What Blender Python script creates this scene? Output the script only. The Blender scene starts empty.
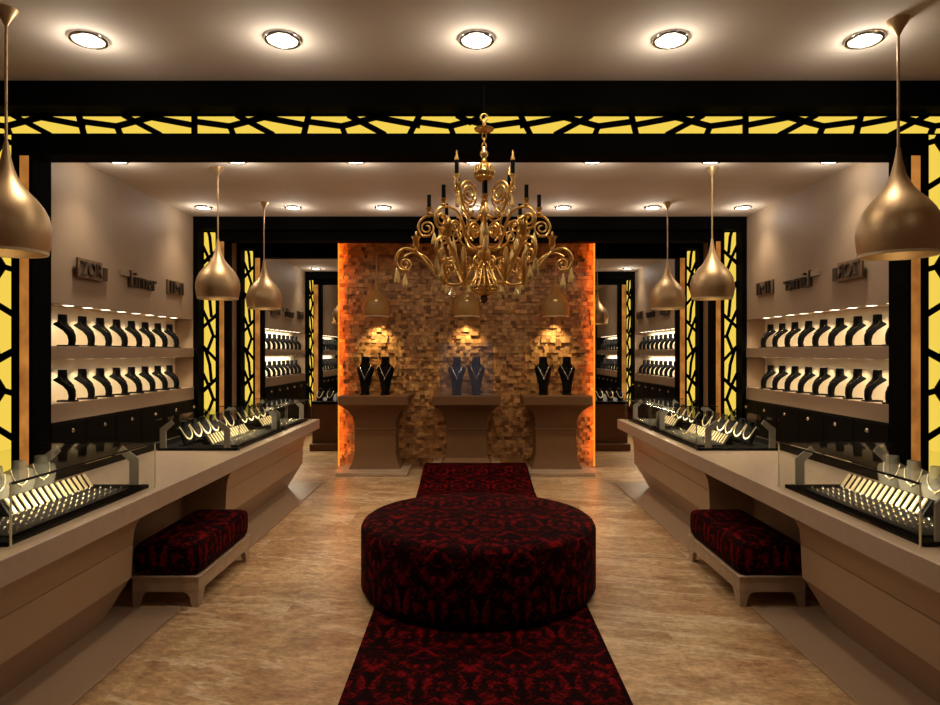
import bpy, math, random
from math import pi, sin, cos, sqrt
from mathutils import Vector, Matrix
random.seed(7)
SC = bpy.context.scene
COL = SC.collection
CAMZ = 1.7
F = 650.0                       # focal length in pixels of a 940 wide frame
CEIL = CAMZ + 1.78
XW = 3.625                      # side walls
ORD = ['first', 'second', 'third', 'fourth', 'fifth', 'sixth', 'seventh', 'eighth', 'ninth', 'tenth',
       'eleventh', 'twelfth', 'thirteenth', 'fourteenth', 'fifteenth', 'sixteenth', 'seventeenth', 'eighteenth', 'nineteenth', 'twentieth']

# ------------------------------------------------------------------ materials
def new_mat(name):
    m = bpy.data.materials.new(name); m.use_nodes = True
    nt = m.node_tree
    return m, nt, nt.nodes['Principled BSDF'], nt.nodes['Material Output']

def mat(name, col, rough=0.5, metal=0.0, var=0.0, vscale=8.0, bump=0.0, bscale=60.0, spec=None, coat=0.0):
    m, nt, p, o = new_mat(name)
    p.inputs['Base Color'].default_value = (*col, 1)
    p.inputs['Roughness'].default_value = rough
    p.inputs['Metallic'].default_value = metal
    if spec is not None: p.inputs['Specular IOR Level'].default_value = spec
    if coat: p.inputs['Coat Weight'].default_value = coat; p.inputs['Coat Roughness'].default_value = 0.1
    tc = nt.nodes.new('ShaderNodeTexCoord')
    if var > 0:
        n = nt.nodes.new('ShaderNodeTexNoise'); n.inputs['Scale'].default_value = vscale; n.inputs['Detail'].default_value = 5
        r = nt.nodes.new('ShaderNodeValToRGB')
        r.color_ramp.elements[0].position = 0.3; r.color_ramp.elements[1].position = 0.7
        r.color_ramp.elements[0].color = (*[c*(1-var) for c in col], 1)
        r.color_ramp.elements[1].color = (*[min(1, c*(1+var)) for c in col], 1)
        nt.links.new(tc.outputs['Object'], n.inputs['Vector'])
        nt.links.new(n.outputs['Fac'], r.inputs['Fac']); nt.links.new(r.outputs['Color'], p.inputs['Base Color'])
    if bump > 0:
        n2 = nt.nodes.new('ShaderNodeTexNoise'); n2.inputs['Scale'].default_value = bscale; n2.inputs['Detail'].default_value = 3
        b = nt.nodes.new('ShaderNodeBump'); b.inputs['Strength'].default_value = bump; b.inputs['Distance'].default_value = 0.01
        nt.links.new(tc.outputs['Object'], n2.inputs['Vector'])
        nt.links.new(n2.outputs['Fac'], b.inputs['Height']); nt.links.new(b.outputs['Normal'], p.inputs['Normal'])
    return m

def emis(name, col, strength, mottle=None):
    m, nt, p, o = new_mat(name)
    nt.nodes.remove(p)
    e = nt.nodes.new('ShaderNodeEmission'); e.inputs['Color'].default_value = (*col, 1); e.inputs['Strength'].default_value = strength
    nt.links.new(e.outputs[0], o.inputs['Surface'])
    if mottle:
        tc = nt.nodes.new('ShaderNodeTexCoord'); n = nt.nodes.new('ShaderNodeTexNoise')
        mp = nt.nodes.new('ShaderNodeMapping'); mp.inputs['Scale'].default_value = (3, 3, 2.2)
        n.inputs['Scale'].default_value = 2.0; n.inputs['Detail'].default_value = 3
        r = nt.nodes.new('ShaderNodeValToRGB'); r.color_ramp.elements[0].position = .35; r.color_ramp.elements[1].position = .68
        r.color_ramp.elements[0].color = (*mottle, 1); r.color_ramp.elements[1].color = (*col, 1)
        nt.links.new(tc.outputs['Object'], mp.inputs['Vector']); nt.links.new(mp.outputs[0], n.inputs['Vector'])
        nt.links.new(n.outputs['Fac'], r.inputs['Fac']); nt.links.new(r.outputs['Color'], e.inputs['Color'])
    return m

def glass_mat(name, tint=(1, 1, 1), refl=1.0, base=0.0, basecol=(1, 1, 1)):
    """thin pane: transparent with fresnel gloss, optionally a little milky body"""
    m, nt, p, o = new_mat(name); nt.nodes.remove(p)
    t = nt.nodes.new('ShaderNodeBsdfTransparent'); t.inputs[0].default_value = (*tint, 1)
    g = nt.nodes.new('ShaderNodeBsdfGlossy'); g.inputs['Roughness'].default_value = 0.03
    lw = nt.nodes.new('ShaderNodeLayerWeight'); lw.inputs[0].default_value = .5       # Schlick, the same from both faces of a pane
    pw = nt.nodes.new('ShaderNodeMath'); pw.operation = 'POWER'; pw.inputs[1].default_value = 4.5
    fr = nt.nodes.new('ShaderNodeMath'); fr.operation = 'MULTIPLY_ADD'; fr.inputs[1].default_value = .20; fr.inputs[2].default_value = .012
    mu = nt.nodes.new('ShaderNodeMath'); mu.operation = 'MULTIPLY'; mu.inputs[1].default_value = refl
    mx = nt.nodes.new('ShaderNodeMixShader')
    nt.links.new(lw.outputs['Facing'], pw.inputs[0]); nt.links.new(pw.outputs[0], fr.inputs[0])
    nt.links.new(fr.outputs[0], mu.inputs[0]); nt.links.new(mu.outputs[0], mx.inputs[0])
    src = t
    if base > 0:
        d = nt.nodes.new('ShaderNodeBsdfPrincipled'); d.inputs['Base Color'].default_value = (*basecol, 1); d.inputs['Roughness'].default_value = .3
        m2 = nt.nodes.new('ShaderNodeMixShader'); m2.inputs[0].default_value = base
        nt.links.new(t.outputs[0], m2.inputs[1]); nt.links.new(d.outputs[0], m2.inputs[2]); src = m2
    nt.links.new(src.outputs[0], mx.inputs[1]); nt.links.new(g.outputs[0], mx.inputs[2])
    nt.links.new(mx.outputs[0], o.inputs['Surface'])
    return m

def damask_mat(name, tile=0.34, bright=1.0):
    m, nt, p, o = new_mat(name)
    N = nt.nodes.new; L = nt.links.new
    uv = N('ShaderNodeUVMap'); sp = N('ShaderNodeSeparateXYZ'); L(uv.outputs[0], sp.inputs[0])
    def math_(op, a, b=None):
        n = N('ShaderNodeMath'); n.operation = op
        if isinstance(a, (int, float)): n.inputs[0].default_value = a
        else: L(a, n.inputs[0])
        if b is not None:
            if isinstance(b, (int, float)): n.inputs[1].default_value = b
            else: L(b, n.inputs[1])
        return n.outputs[0]
    u = math_('DIVIDE', sp.outputs[0], tile); v = math_('DIVIDE', sp.outputs[1], tile*1.15)
    uu = math_('PINGPONG', u, 0.5)                     # mirror symmetry of the damask repeat
    vv = math_('FRACT', v)
    cb = N('ShaderNodeCombineXYZ'); L(uu, cb.inputs[0]); L(vv, cb.inputs[1])
    n1 = N('ShaderNodeTexNoise'); n1.inputs['Scale'].default_value = 8.5; n1.inputs['Detail'].default_value = 6; n1.inputs['Roughness'].default_value = .62; n1.inputs['Distortion'].default_value = 1.8
    L(cb.outputs[0], n1.inputs['Vector'])
    # a medallion ring inside each repeat
    dx = math_('SUBTRACT', uu, 0.25); dy = math_('SUBTRACT', vv, 0.5)
    d2 = math_('SQRT', math_('ADD', math_('MULTIPLY', dx, dx), math_('MULTIPLY', math_('MULTIPLY', dy, dy), 0.6)))
    ring = math_('MULTIPLY', math_('SINE', math_('MULTIPLY', d2, 42.0)), 0.055)
    fine = N('ShaderNodeTexNoise'); fine.inputs['Scale'].default_value = 60; fine.inputs['Detail'].default_value = 2
    L(uv.outputs[0], fine.inputs['Vector'])
    big = N('ShaderNodeTexNoise'); big.inputs['Scale'].default_value = 5; L(uv.outputs[0], big.inputs['Vector'])
    s = math_('ADD', math_('ADD', n1.outputs['Fac'], ring), math_('MULTIPLY', math_('SUBTRACT', fine.outputs['Fac'], .5), 0.16))
    s = math_('ADD', s, math_('MULTIPLY', math_('SUBTRACT', big.outputs['Fac'], .5), 0.25))
    r = N('ShaderNodeValToRGB'); e = r.color_ramp.elements
    e[0].position = .46; e[0].color = (.006, .0006, .001, 1)
    e[1].position = .68; e[1].color = (.165*bright, .0025*bright, .0045*bright, 1)
    k = e.new(.55); k.color = (.042*bright, .001*bright, .0016*bright, 1)
    L(s, r.inputs['Fac']); L(r.outputs['Color'], p.inputs['Base Color'])
    p.inputs['Roughness'].default_value = .75
    p.inputs['Specular IOR Level'].default_value = .03
    b = N('ShaderNodeBump'); b.inputs['Strength'].default_value = .25; b.inputs['Distance'].default_value = .004
    L(s, b.inputs['Height']); L(b.outputs['Normal'], p.inputs['Normal'])
    return m

def floor_mat():
    m, nt, p, o = new_mat('beige_marble')
    N = nt.nodes.new; L = nt.links.new
    tc = N('ShaderNodeTexCoord')
    mp = N('ShaderNodeMapping'); mp.inputs['Scale'].default_value = (0.75, 1.1, 1); mp.inputs['Rotation'].default_value = (0, 0, .42)
    L(tc.outputs['Object'], mp.inputs['Vector'])
    # big slabs each shifted a little so the veins break at the joints
    br = N('ShaderNodeTexBrick'); br.inputs['Scale'].default_value = 1.0
    br.inputs['Brick Width'].default_value = 1.2; br.inputs['Row Height'].default_value = 1.2; br.inputs['Mortar Size'].default_value = 0.0
    br.inputs['Color1'].default_value = (0, 0, 0, 1); br.inputs['Color2'].default_value = (1, 1, 1, 1); br.offset = 0.5
    L(tc.outputs['Object'], br.inputs['Vector'])
    sc = N('ShaderNodeVectorMath'); sc.operation = 'SCALE'; sc.inputs['Scale'].default_value = 3.0; L(br.outputs['Color'], sc.inputs[0])
    ad = N('ShaderNodeVectorMath'); ad.operation = 'ADD'; L(mp.outputs[0], ad.inputs[0]); L(sc.outputs[0], ad.inputs[1])
    n1 = N('ShaderNodeTexNoise'); n1.inputs['Scale'].default_value = 1.5; n1.inputs['Detail'].default_value = 12; n1.inputs['Roughness'].default_value = .70; n1.inputs['Distortion'].default_value = .9
    L(ad.outputs[0], n1.inputs['Vector'])
    r = N('ShaderNodeValToRGB'); e = r.color_ramp.elements
    e[0].position = .33; e[0].color = (.34, .19, .10, 1)
    e[1].position = .74; e[1].color = (.66, .51, .32, 1)
    k = e.new(.47); k.color = (.45, .295, .16, 1)
    k = e.new(.58); k.color = (.56, .405, .235, 1)
    L(n1.outputs['Fac'], r.inputs['Fac'])
    n2 = N('ShaderNodeTexNoise'); n2.inputs['Scale'].default_value = 8.5; n2.inputs['Detail'].default_value = 9; n2.inputs['Roughness'].default_value = .8
    ms = N('ShaderNodeMapping'); ms.inputs['Scale'].default_value = (.75, 1.15, 1); ms.inputs['Rotation'].default_value = (0, 0, -.1); L(ad.outputs[0], ms.inputs['Vector']); L(ms.outputs[0], n2.inputs['Vector'])
    r2 = N('ShaderNodeValToRGB'); r2.color_ramp.elements[0].position = .34; r2.color_ramp.elements[0].color = (.60, .52, .45, 1)
    r2.color_ramp.elements[1].position = .60; r2.color_ramp.elements[1].color = (1.15, 1.12, 1.08, 1)
    L(n2.outputs['Fac'], r2.inputs['Fac'])
    mx = N('ShaderNodeMix'); mx.data_type = 'RGBA'; mx.blend_type = 'MULTIPLY'; mx.inputs[0].default_value = 1.0
    L(r.outputs['Color'], mx.inputs[6]); L(r2.outputs['Color'], mx.inputs[7])
    # pale diagonal veins
    mv = N('ShaderNodeMapping'); mv.inputs['Rotation'].default_value = (0, 0, .55); mv.inputs['Scale'].default_value = (.35, 1.0, 1); L(ad.outputs[0], mv.inputs['Vector'])
    n3 = N('ShaderNodeTexNoise'); n3.inputs['Scale'].default_value = .8; n3.inputs['Detail'].default_value = 9; n3.inputs['Roughness'].default_value = .62; n3.inputs['Distortion'].default_value = .5; L(mv.outputs[0], n3.inputs['Vector'])
    a1 = N('ShaderNodeMath'); a1.operation = 'SUBTRACT'; L(n3.outputs['Fac'], a1.inputs[0]); a1.inputs[1].default_value = .5
    a2 = N('ShaderNodeMath'); a2.operation = 'ABSOLUTE'; L(a1.outputs[0], a2.inputs[0])
    r3 = N('ShaderNodeValToRGB'); r3.color_ramp.elements[0].position = 0; r3.color_ramp.elements[0].color = (.6, .6, .6, 1)
    r3.color_ramp.elements[1].position = .014; r3.color_ramp.elements[1].color = (0, 0, 0, 1); L(a2.outputs[0], r3.inputs['Fac'])
    m3 = N('ShaderNodeMix'); m3.data_type = 'RGBA'; L(r3.outputs['Color'], m3.inputs[0]); L(mx.outputs[2], m3.inputs[6]); m3.inputs[7].default_value = (.72, .58, .40, 1)
    tr = N('ShaderNodeMapRange'); tr.inputs[3].default_value = .84; tr.inputs[4].default_value = 1.06; L(br.outputs['Color'], tr.inputs[0])
    tm = N('ShaderNodeVectorMath'); tm.operation = 'SCALE'; L(m3.outputs[2], tm.inputs[0]); L(tr.outputs[0], tm.inputs['Scale'])
    n4 = N('ShaderNodeTexNoise'); n4.inputs['Scale'].default_value = 34; n4.inputs['Detail'].default_value = 7; n4.inputs['Roughness'].default_value = .75; L(ms.outputs[0], n4.inputs['Vector'])
    r4 = N('ShaderNodeValToRGB'); r4.color_ramp.elements[0].position = .36; r4.color_ramp.elements[0].color = (.86, .81, .76, 1); r4.color_ramp.elements[1].position = .60; r4.color_ramp.elements[1].color = (1.18, 1.17, 1.14, 1)
    L(n4.outputs['Fac'], r4.inputs['Fac'])
    m4 = N('ShaderNodeMix'); m4.data_type = 'RGBA'; m4.blend_type = 'MULTIPLY'; m4.inputs[0].default_value = 1; L(tm.outputs[0], m4.inputs[6]); L(r4.outputs['Color'], m4.inputs[7])
    L(m4.outputs[2], p.inputs['Base Color'])
    p.inputs['Roughness'].default_value = .33
    p.inputs['Specular IOR Level'].default_value = .4
    return m

def stone_mat():
    m, nt, p, o = new_mat('split_stone_mosaic')
    N = nt.nodes.new; L = nt.links.new
    at = N('ShaderNodeAttribute'); at.attribute_name = 'tone'
    r = N('ShaderNodeValToRGB'); e = r.color_ramp.elements
    e[0].position = 0; e[0].color = (.20, .085, .024, 1); e[1].position = 1; e[1].color = (.74, .42, .15, 1)
    k = e.new(.45); k.color = (.48, .235, .08, 1)
    L(at.outputs['Fac'], r.inputs['Fac'])
    tc = N('ShaderNodeTexCoord'); n = N('ShaderNodeTexNoise'); n.inputs['Scale'].default_value = 40; n.inputs['Detail'].default_value = 4
    L(tc.outputs['Object'], n.inputs['Vector'])
    mx = N('ShaderNodeMix'); mx.data_type = 'RGBA'; mx.blend_type = 'OVERLAY'; mx.inputs[0].default_value = .5
    L(r.outputs['Color'], mx.inputs[6]); L(n.outputs['Fac'], mx.inputs[7]); L(mx.outputs[2], p.inputs['Base Color'])
    p.inputs['Roughness'].default_value = .6
    b = N('ShaderNodeBump'); b.inputs['Strength'].default_value = .5; b.inputs['Distance'].default_value = .01
    L(n.outputs['Fac'], b.inputs['Height']); L(b.outputs['Normal'], p.inputs['Normal'])
    return m

M = dict(
    ceiling=mat('ceiling_paint', (.64, .54, .44), .85, var=.02, vscale=3, bump=.03),
    wall=mat('wall_paint', (.345, .245, .16), .6, var=.03, vscale=3, bump=.04),
    shelf=mat('shelf_lacquer', (.34, .24, .16), .5),
    nicheback=mat('niche_back', (.78, .69, .52), .55),
    black=mat('black_lacquer', (.004, .0034, .003), .5, spec=.12),
    portal=mat('matt_black_portal', (.0025, .0022, .002), .75, spec=.03),
    blackmat=mat('black_wood', (.003, .0024, .002), .6, spec=.06),
    counter=mat('taupe_lacquer', (.40, .272, .175), .32, var=.03, vscale=2),
    countertop=mat('taupe_counter_stone', (.50, .375, .275), .25, var=.04, vscale=14),
    knee=mat('brown_veneer', (.24, .145, .085), .45, var=.15, vscale=3),
    pedestal=mat('pedestal_lacquer', (.15, .072, .030), .6, spec=.2, var=.03),
    platform=mat('platform_stone', (.40, .28, .18), .35, var=.08),
    floor=floor_mat(), stone=stone_mat(),
    damask=damask_mat('red_black_damask', .52),
    wood=mat('pale_bench_wood', (.42, .30, .20), .45, var=.12, vscale=9),
    gold=mat('chandelier_gold', (.80, .49, .15), .32, 1.0),
    jewel=mat('jewellery_gold', (.98, .84, .55), .33, .85),
    ringgold=mat('ring_gold', (.62, .47, .24), .18, 1.0),
    silver=mat('jewellery_silver', (.85, .83, .78), .2, 1.0),
    gem=mat('gemstone', (.22, .21, .18), .04, 0.0, spec=1.0, coat=1.0),
    bronze=mat('satin_bronze', (.52, .345, .175), .43, .7),
    pend_in=mat('pendant_inside', (.75, .62, .42), .5),
    velvet=mat('black_velvet', (.0025, .0023, .0024), .6, spec=.12, bump=.1, bscale=300),
    velvet_bluereflect=mat('black_velvet_blue_reflection', (.012, .016, .03), .55, bump=.1, bscale=300),  # blue reflection painted into the velvet colour of the middle busts
    greyvelvet=mat('grey_velvet', (.10, .092, .068), .7, bump=.1, bscale=300),
    whitevelvet=mat('pale_bust_cloth', (.35, .33, .28), .7),
    chrome=mat('chrome', (.7, .68, .65), .18, 1.0),
    nickel=mat('nickel_knob', (.75, .68, .58), .25, 1.0),
    bracket=mat('pale_grey_bracket', (.30, .28, .25), .4),
    candle=mat('black_candle', (.003, .0028, .0028), .6, spec=.08),
    ruby=mat('dark_red_glass', (.09, .004, .006), .08, coat=1.0),
    crystal=mat('amber_crystal', (.84, .58, .22), .18, .3, coat=1.0),
    sign=mat('bronze_sign', (.20, .125, .065), .45, .3, var=.2, vscale=30),
    signdark=mat('dark_sign_letter', (.055, .032, .018), .5, .2),
    diffuser=emis('downlight_diffuser', (1, .93, .82), 9.0),
    bulb=emis('pendant_bulb', (1, .78, .42), 3.0),
    lattice=emis('lattice_glow', (.95, .665, .085), .96),
    latticepale=emis('lattice_glow_pale', (.90, .72, .25), .95),
    amber=emis('amber_backlit_onyx', (.56, .215, .04), 1.0, mottle=(.26, .09, .018)),
    led=emis('niche_led', (1, .85, .6), 7.0),
    stoneled=emis('orange_led', (1, .21, .02), 1.6),
    rail=mat('gold_rail', (.95, .78, .42), .3, .8),
    glass=glass_mat('clear_case_glass', (.97, .97, .95), 1.0),
    glassmilk=glass_mat('blue_tinted_case_glass', (.9, .92, .97), 2.5, .055, (.45, .46, .70)),
    glassedge_glint=mat('glass_edge_glint', (.80, .72, .40), .15, 0.0, coat=1.0),  # yellow reflection on the pane edges, painted in as their colour
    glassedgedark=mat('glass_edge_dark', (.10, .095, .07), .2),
)
def amber_shade():
    m, nt, p, o = new_mat('amber_glass_shade')
    p.inputs['Base Color'].default_value = (.56, .34, .11, 1); p.inputs['Roughness'].default_value = .35
    t = nt.nodes.new('ShaderNodeBsdfTransparent'); t.inputs[0].default_value = (.92, .82, .64, 1)
    mx = nt.nodes.new('ShaderNodeMixShader'); mx.inputs[0].default_value = .5
    nt.links.new(t.outputs[0], mx.inputs[1]); nt.links.new(p.outputs[0], mx.inputs[2]); nt.links.new(mx.outputs[0], o.inputs['Surface'])
    return m
M['ambershade'] = amber_shade()

# ------------------------------------------------------------------ mesh builder
class Mb:
    def __init__(s): s.v = []; s.f = []; s.tone = []
    def add(s, vs, fs):
        n = len(s.v); s.v += [tuple(a) for a in vs]; s.f += [tuple(i+n for i in f) for f in fs]; return s
    def box(s, x0, x1, y0, y1, z0, z1):
        x0, x1 = sorted((x0, x1)); y0, y1 = sorted((y0, y1)); z0, z1 = sorted((z0, z1))
        return s.add([(x0,y0,z0),(x1,y0,z0),(x1,y1,z0),(x0,y1,z0),(x0,y0,z1),(x1,y0,z1),(x1,y1,z1),(x0,y1,z1)],
                     [(0,3,2,1),(4,5,6,7),(0,1,5,4),(1,2,6,5),(2,3,7,6),(3,0,4,7)])
    def lathe(s, prof, n=24, c=(0,0,0)):
        vs = []; fs = []
        for r, z in prof:
            for k in range(n):
                a = 2*pi*k/n; vs.append((c[0]+r*cos(a), c[1]+r*sin(a), c[2]+z))
        for i in range(len(prof)-1):
            for k in range(n):
                k2 = (k+1) % n
                fs.append((i*n+k, i*n+k2, (i+1)*n+k2, (i+1)*n+k))
        if prof[0][0] > 1e-5: fs.append(tuple(reversed(range(n))))
        if prof[-1][0] > 1e-5: fs.append(tuple(range((len(prof)-1)*n, len(prof)*n)))
        return s.add(vs, fs)
    def shell(s, prof, n=32, c=(0,0,0)):      # open lathe, no caps
        vs = []; fs = []
        for r, z in prof:
            for k in range(n):
                a = 2*pi*k/n; vs.append((c[0]+r*cos(a), c[1]+r*sin(a), c[2]+z))
        for i in range(len(prof)-1):
            for k in range(n):
                k2 = (k+1) % n; fs.append((i*n+k, i*n+k2, (i+1)*n+k2, (i+1)*n+k))
        return s.add(vs, fs)
    def tube(s, pts, r, n=8, closed=False):
        P = [Vector(p) for p in pts]; m = len(P); vs = []; fs = []
        up = Vector((0,0,1)); last = None
        for i in range(m):
            a = P[i-1] if (i > 0 or closed) else P[i]; b = P[(i+1) % m] if (i < m-1 or closed) else P[i]
            t = (b-a).normalized() if (b-a).length > 1e-9 else Vector((1,0,0))
            if last is None:
                q = t.cross(up)
                if q.length < 1e-3: q = t.cross(Vector((0,1,0)))
            else: q = last - t*last.dot(t)
            if q.length < 1e-6: q = t.orthogonal()
            q.normalize(); last = q; w = t.cross(q)
            rr = r[i] if isinstance(r, (list, tuple)) else r
            for k in range(n):
                an = 2*pi*k/n; vs.append(P[i] + (q*cos(an) + w*sin(an))*rr)
        for i in range(m if closed else m-1):
            j = (i+1) % m
            for k in range(n):
                k2 = (k+1) % n; fs.append((i*n+k, i*n+k2, j*n+k2, j*n+k))
        if not closed: fs += [tuple(reversed(range(n))), tuple(range((m-1)*n, m*n))]
        return s.add(vs, fs)
    def loft(s, rings, cap=True):
        n = len(rings[0]); vs = [p for r in rings for p in r]; fs = []
        for i in range(len(rings)-1):
            for k in range(n):
                k2 = (k+1) % n; fs.append((i*n+k, i*n+k2, (i+1)*n+k2, (i+1)*n+k))
        if cap: fs += [tuple(reversed(range(n))), tuple(range((len(rings)-1)*n, len(rings)*n))]
        return s.add(vs, fs)
    def prism(s, poly, axis, a, b):
        def P(p, t):
            return {'x': (t, p[0], p[1]), 'y': (p[0], t, p[1]), 'z': (p[0], p[1], t)}[axis]
        n = len(poly)
        vs = [P(p, a) for p in poly] + [P(p, b) for p in poly]
        fs = [tuple(range(n)), tuple(reversed(range(n, 2*n)))] + [(k, (k+1) % n + 0, (k+1) % n + n, k+n) for k in range(n)]
        return s.add(vs, fs)
    def xf(s, mtx):
        s.v = [tuple(mtx @ Vector(v)) for v in s.v]; return s
    def mesh(s, name):
        me = bpy.data.meshes.new(name); me.from_pydata(s.v, [], s.f); 
        import bmesh
        b = bmesh.new(); b.from_mesh(me); bmesh.ops.recalc_face_normals(b, faces=b.faces); b.to_mesh(me); b.free()
        return me
    def build(s, name, m, parent=None, smooth=35, bevel=0, world=True, uv=None, bseg=2):
        me = s.mesh(name); me.materials.append(m)
        if smooth:
            me.shade_smooth(); me.set_sharp_from_angle(angle=math.radians(smooth))
        if uv: uv(me)
        o = bpy.data.objects.new(name, me); COL.objects.link(o)
        if parent:
            o.parent = parent
            if world:
                L = Vector((0,0,0)); q = parent
                while q: L += q.location; q = q.parent
                for v in me.vertices: v.co -= L
        if bevel:
            b = o.modifiers.new('bevel', 'BEVEL'); b.width = bevel; b.segments = bseg; b.limit_method = 'ANGLE'; b.angle_limit = math.radians(40)
        return o

def B(x0, x1, y0, y1, z0, z1): return Mb().box(x0, x1, y0, y1, z0, z1)
def tag(o, label=None, cat=None, group=None, kind=None):
    if label: o['label'] = label
    if cat: o['category'] = cat
    if group: o['group'] = group
    if kind: o['kind'] = kind
    return o
def thing(name, loc, label, cat, group=None, rz=0):
    o = bpy.data.objects.new(name, None); COL.objects.link(o); o.location = loc; o.rotation_euler = (0, 0, rz)
    o.empty_display_size = .1
    return tag(o, label, cat, group)
KIDS = {}
def kids(o):
    return [c for c in bpy.data.objects if c.parent == o]
def copy_tree(o, parent=None, _k=None):
    c = o.copy(); COL.objects.link(c)
    if parent is not None: c.parent = parent
    key = o.name
    if key not in KIDS: KIDS[key] = kids(o)
    for ch in KIDS[key]: copy_tree(ch, c)
    return c
def place(o, loc, rz, label, group=None, first=None):
    o.location = loc; o.rotation_euler = (0, 0, rz); o['label'] = label
    if group: o['group'] = group
    return o
class Proto:
    """builds once, copies afterwards"""
    def __init__(s, fn): s.fn = fn; s.o = None; s.used = False
    def put(s, loc, rz, label, group=None):
        if s.o is None: s.o = s.fn(); o = s.o
        else: o = copy_tree(s.o)
        return place(o, loc, rz, label, group)
def light(kind, name, loc, power, col, size=.05, rot=(0,0,0), **kw):
    l = bpy.data.lights.new(name, kind); l.energy = power; l.color = col
    o = bpy.data.objects.new(name, l); COL.objects.link(o); o.location = loc; o.rotation_euler = rot
    if kind == 'AREA':
        l.size = size
        if 'spread' in kw: l.spread = kw['spread']
        if 'size_y' in kw: l.shape = 'RECTANGLE'; l.size_y = kw['size_y']
    else: l.shadow_soft_size = size
    if kind == 'SPOT': l.spot_size = kw.get('spot', 1.5); l.spot_blend = kw.get('blend', .6)
    return o
def spline(pts, per=6):
    """Catmull-Rom through 2-D or 3-D points"""
    P = [Vector(p) for p in pts]; out = []
    for i in range(len(P)-1):
        p0 = P[max(i-1, 0)]; p1 = P[i]; p2 = P[i+1]; p3 = P[min(i+2, len(P)-1)]
        for k in range(per):
            t = k/per
            out.append(.5*((2*p1) + (p2-p0)*t + (2*p0-5*p1+4*p2-p3)*t*t + (3*p1-p0-3*p2+p3)*t**3))
    out.append(P[-1]); return out
WARM = (1, .76, .50)
SIDES = (('left', -1), ('right', 1))

# ------------------------------------------------------------------ room shell
YEND = 18.55
def struct(o): o['kind'] = 'structure'; return o
struct(B(-4.2, 4.2, -3.1, YEND+.2, -.1, 0).build('floor', M['floor']))
struct(B(-4.2, 4.2, -3.1, YEND+.2, CEIL, CEIL+.1).build('ceiling', M['ceiling']))
struct(B(-4.2, 4.2, -3.2, -3.1, 0, CEIL).build('wall_front', M['wall']))
struct(B(-4.2, 4.2, YEND, YEND+.1, 0, CEIL).build('wall_back', M['blackmat']))
P1, P2, P3, P4 = 4.254, 8.507, 10.1, 14.28       # portal fascia planes
NT, NM1, NM0, NB1, NB0 = 2.13, 1.757, 1.64, 1.25, 1.09   # niche heights
BAYS = [(P1+.4, P2), (P3+.4, P4), (P4+.4, YEND)]
for side, s in SIDES:
    w = Mb()
    def wb(y0, y1, z0, z1, xi=XW): w.box(s*xi, s*4.1, y0, y1, z0, z1)
    prev = -3.1
    for (a, b) in BAYS:
        wb(prev, a, 0, CEIL)
        wb(a, b, NT, CEIL); wb(a, b, 0, NB0); prev = b
        w.box(s*3.87, s*4.1, a, b, NB0, NT)
    wb(prev, YEND, 0, CEIL) if prev < YEND else None
    struct(w.build('wall_'+side, M['wall']))

# ------------------------------------------------------------------ portals
def lattice_bars(length, h, per=.76, bar=.036, drift=False, tall=False):
    """2-D segments of the cracked lattice on a strip length x h"""
    T = [((-15,0),(15,1)), ((8,.68),(140,.43)), ((140,.43),(152,0)), ((140,.43),(285,.97)), ((172,1),(305,0)), ((262,.96),(442,.48))]
    U = [((0,1),(-85,0)), ((225,.0),(132,1)), ((205,.36),(300,.77)), ((300,.77),(290,1)), ((300,.77),(396,.38)), ((396,.38),(470,0)), ((362,.0),(440,1)), ((215,.12),(100,.5)), ((100,.5),(-10,.62))]
    segs = []; n = int(length/per)+2
    rnd = random.Random(3)
    for k in range(-1, n):
        j = rnd.uniform(-.02, .02)
        for ti, (a, b) in enumerate(U if tall else T):
            if drift and ti == 0:
                sl = -18 + 40*(k*per)/length; a = (-sl, 0); b = (sl, 1)
            pa = [k*per + a[0]/440*per + j, a[1]*h]; pb = [k*per + b[0]/440*per + j, b[1]*h]
            segs.append((pa, pb))
    polys = []
    for a, b in segs:
        d = Vector((b[0]-a[0], b[1]-a[1])); d.normalize(); n_ = Vector((-d.y, d.x))*bar/2; e = d*bar*.35
        A = Vector(a)-e; Bv = Vector(b)+e
        q = [A+n_, A-n_, Bv-n_, Bv+n_]
        # clip to strip
        def clip(poly, ax, lim, keep_less):
            out = []
            for i in range(len(poly)):
                p = poly[i]; r = poly[(i+1) % len(poly)]
                ip = (p[ax] <= lim) == keep_less or p[ax] == lim; ir = (r[ax] <= lim) == keep_less or r[ax] == lim
                if ip: out.append(p)
                if ip != ir:
                    t = (lim-p[ax])/(r[ax]-p[ax]); out.append(p+(r-p)*t)
            return out
        for ax, lim, kl in ((0, length, True), (0, 0, False), (1, h, True), (1, 0, False)):
            if q: q = clip(q, ax, lim, kl)
        if len(q) >= 3: polys.append([(p.x, p.y) for p in q])
    return polys

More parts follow.
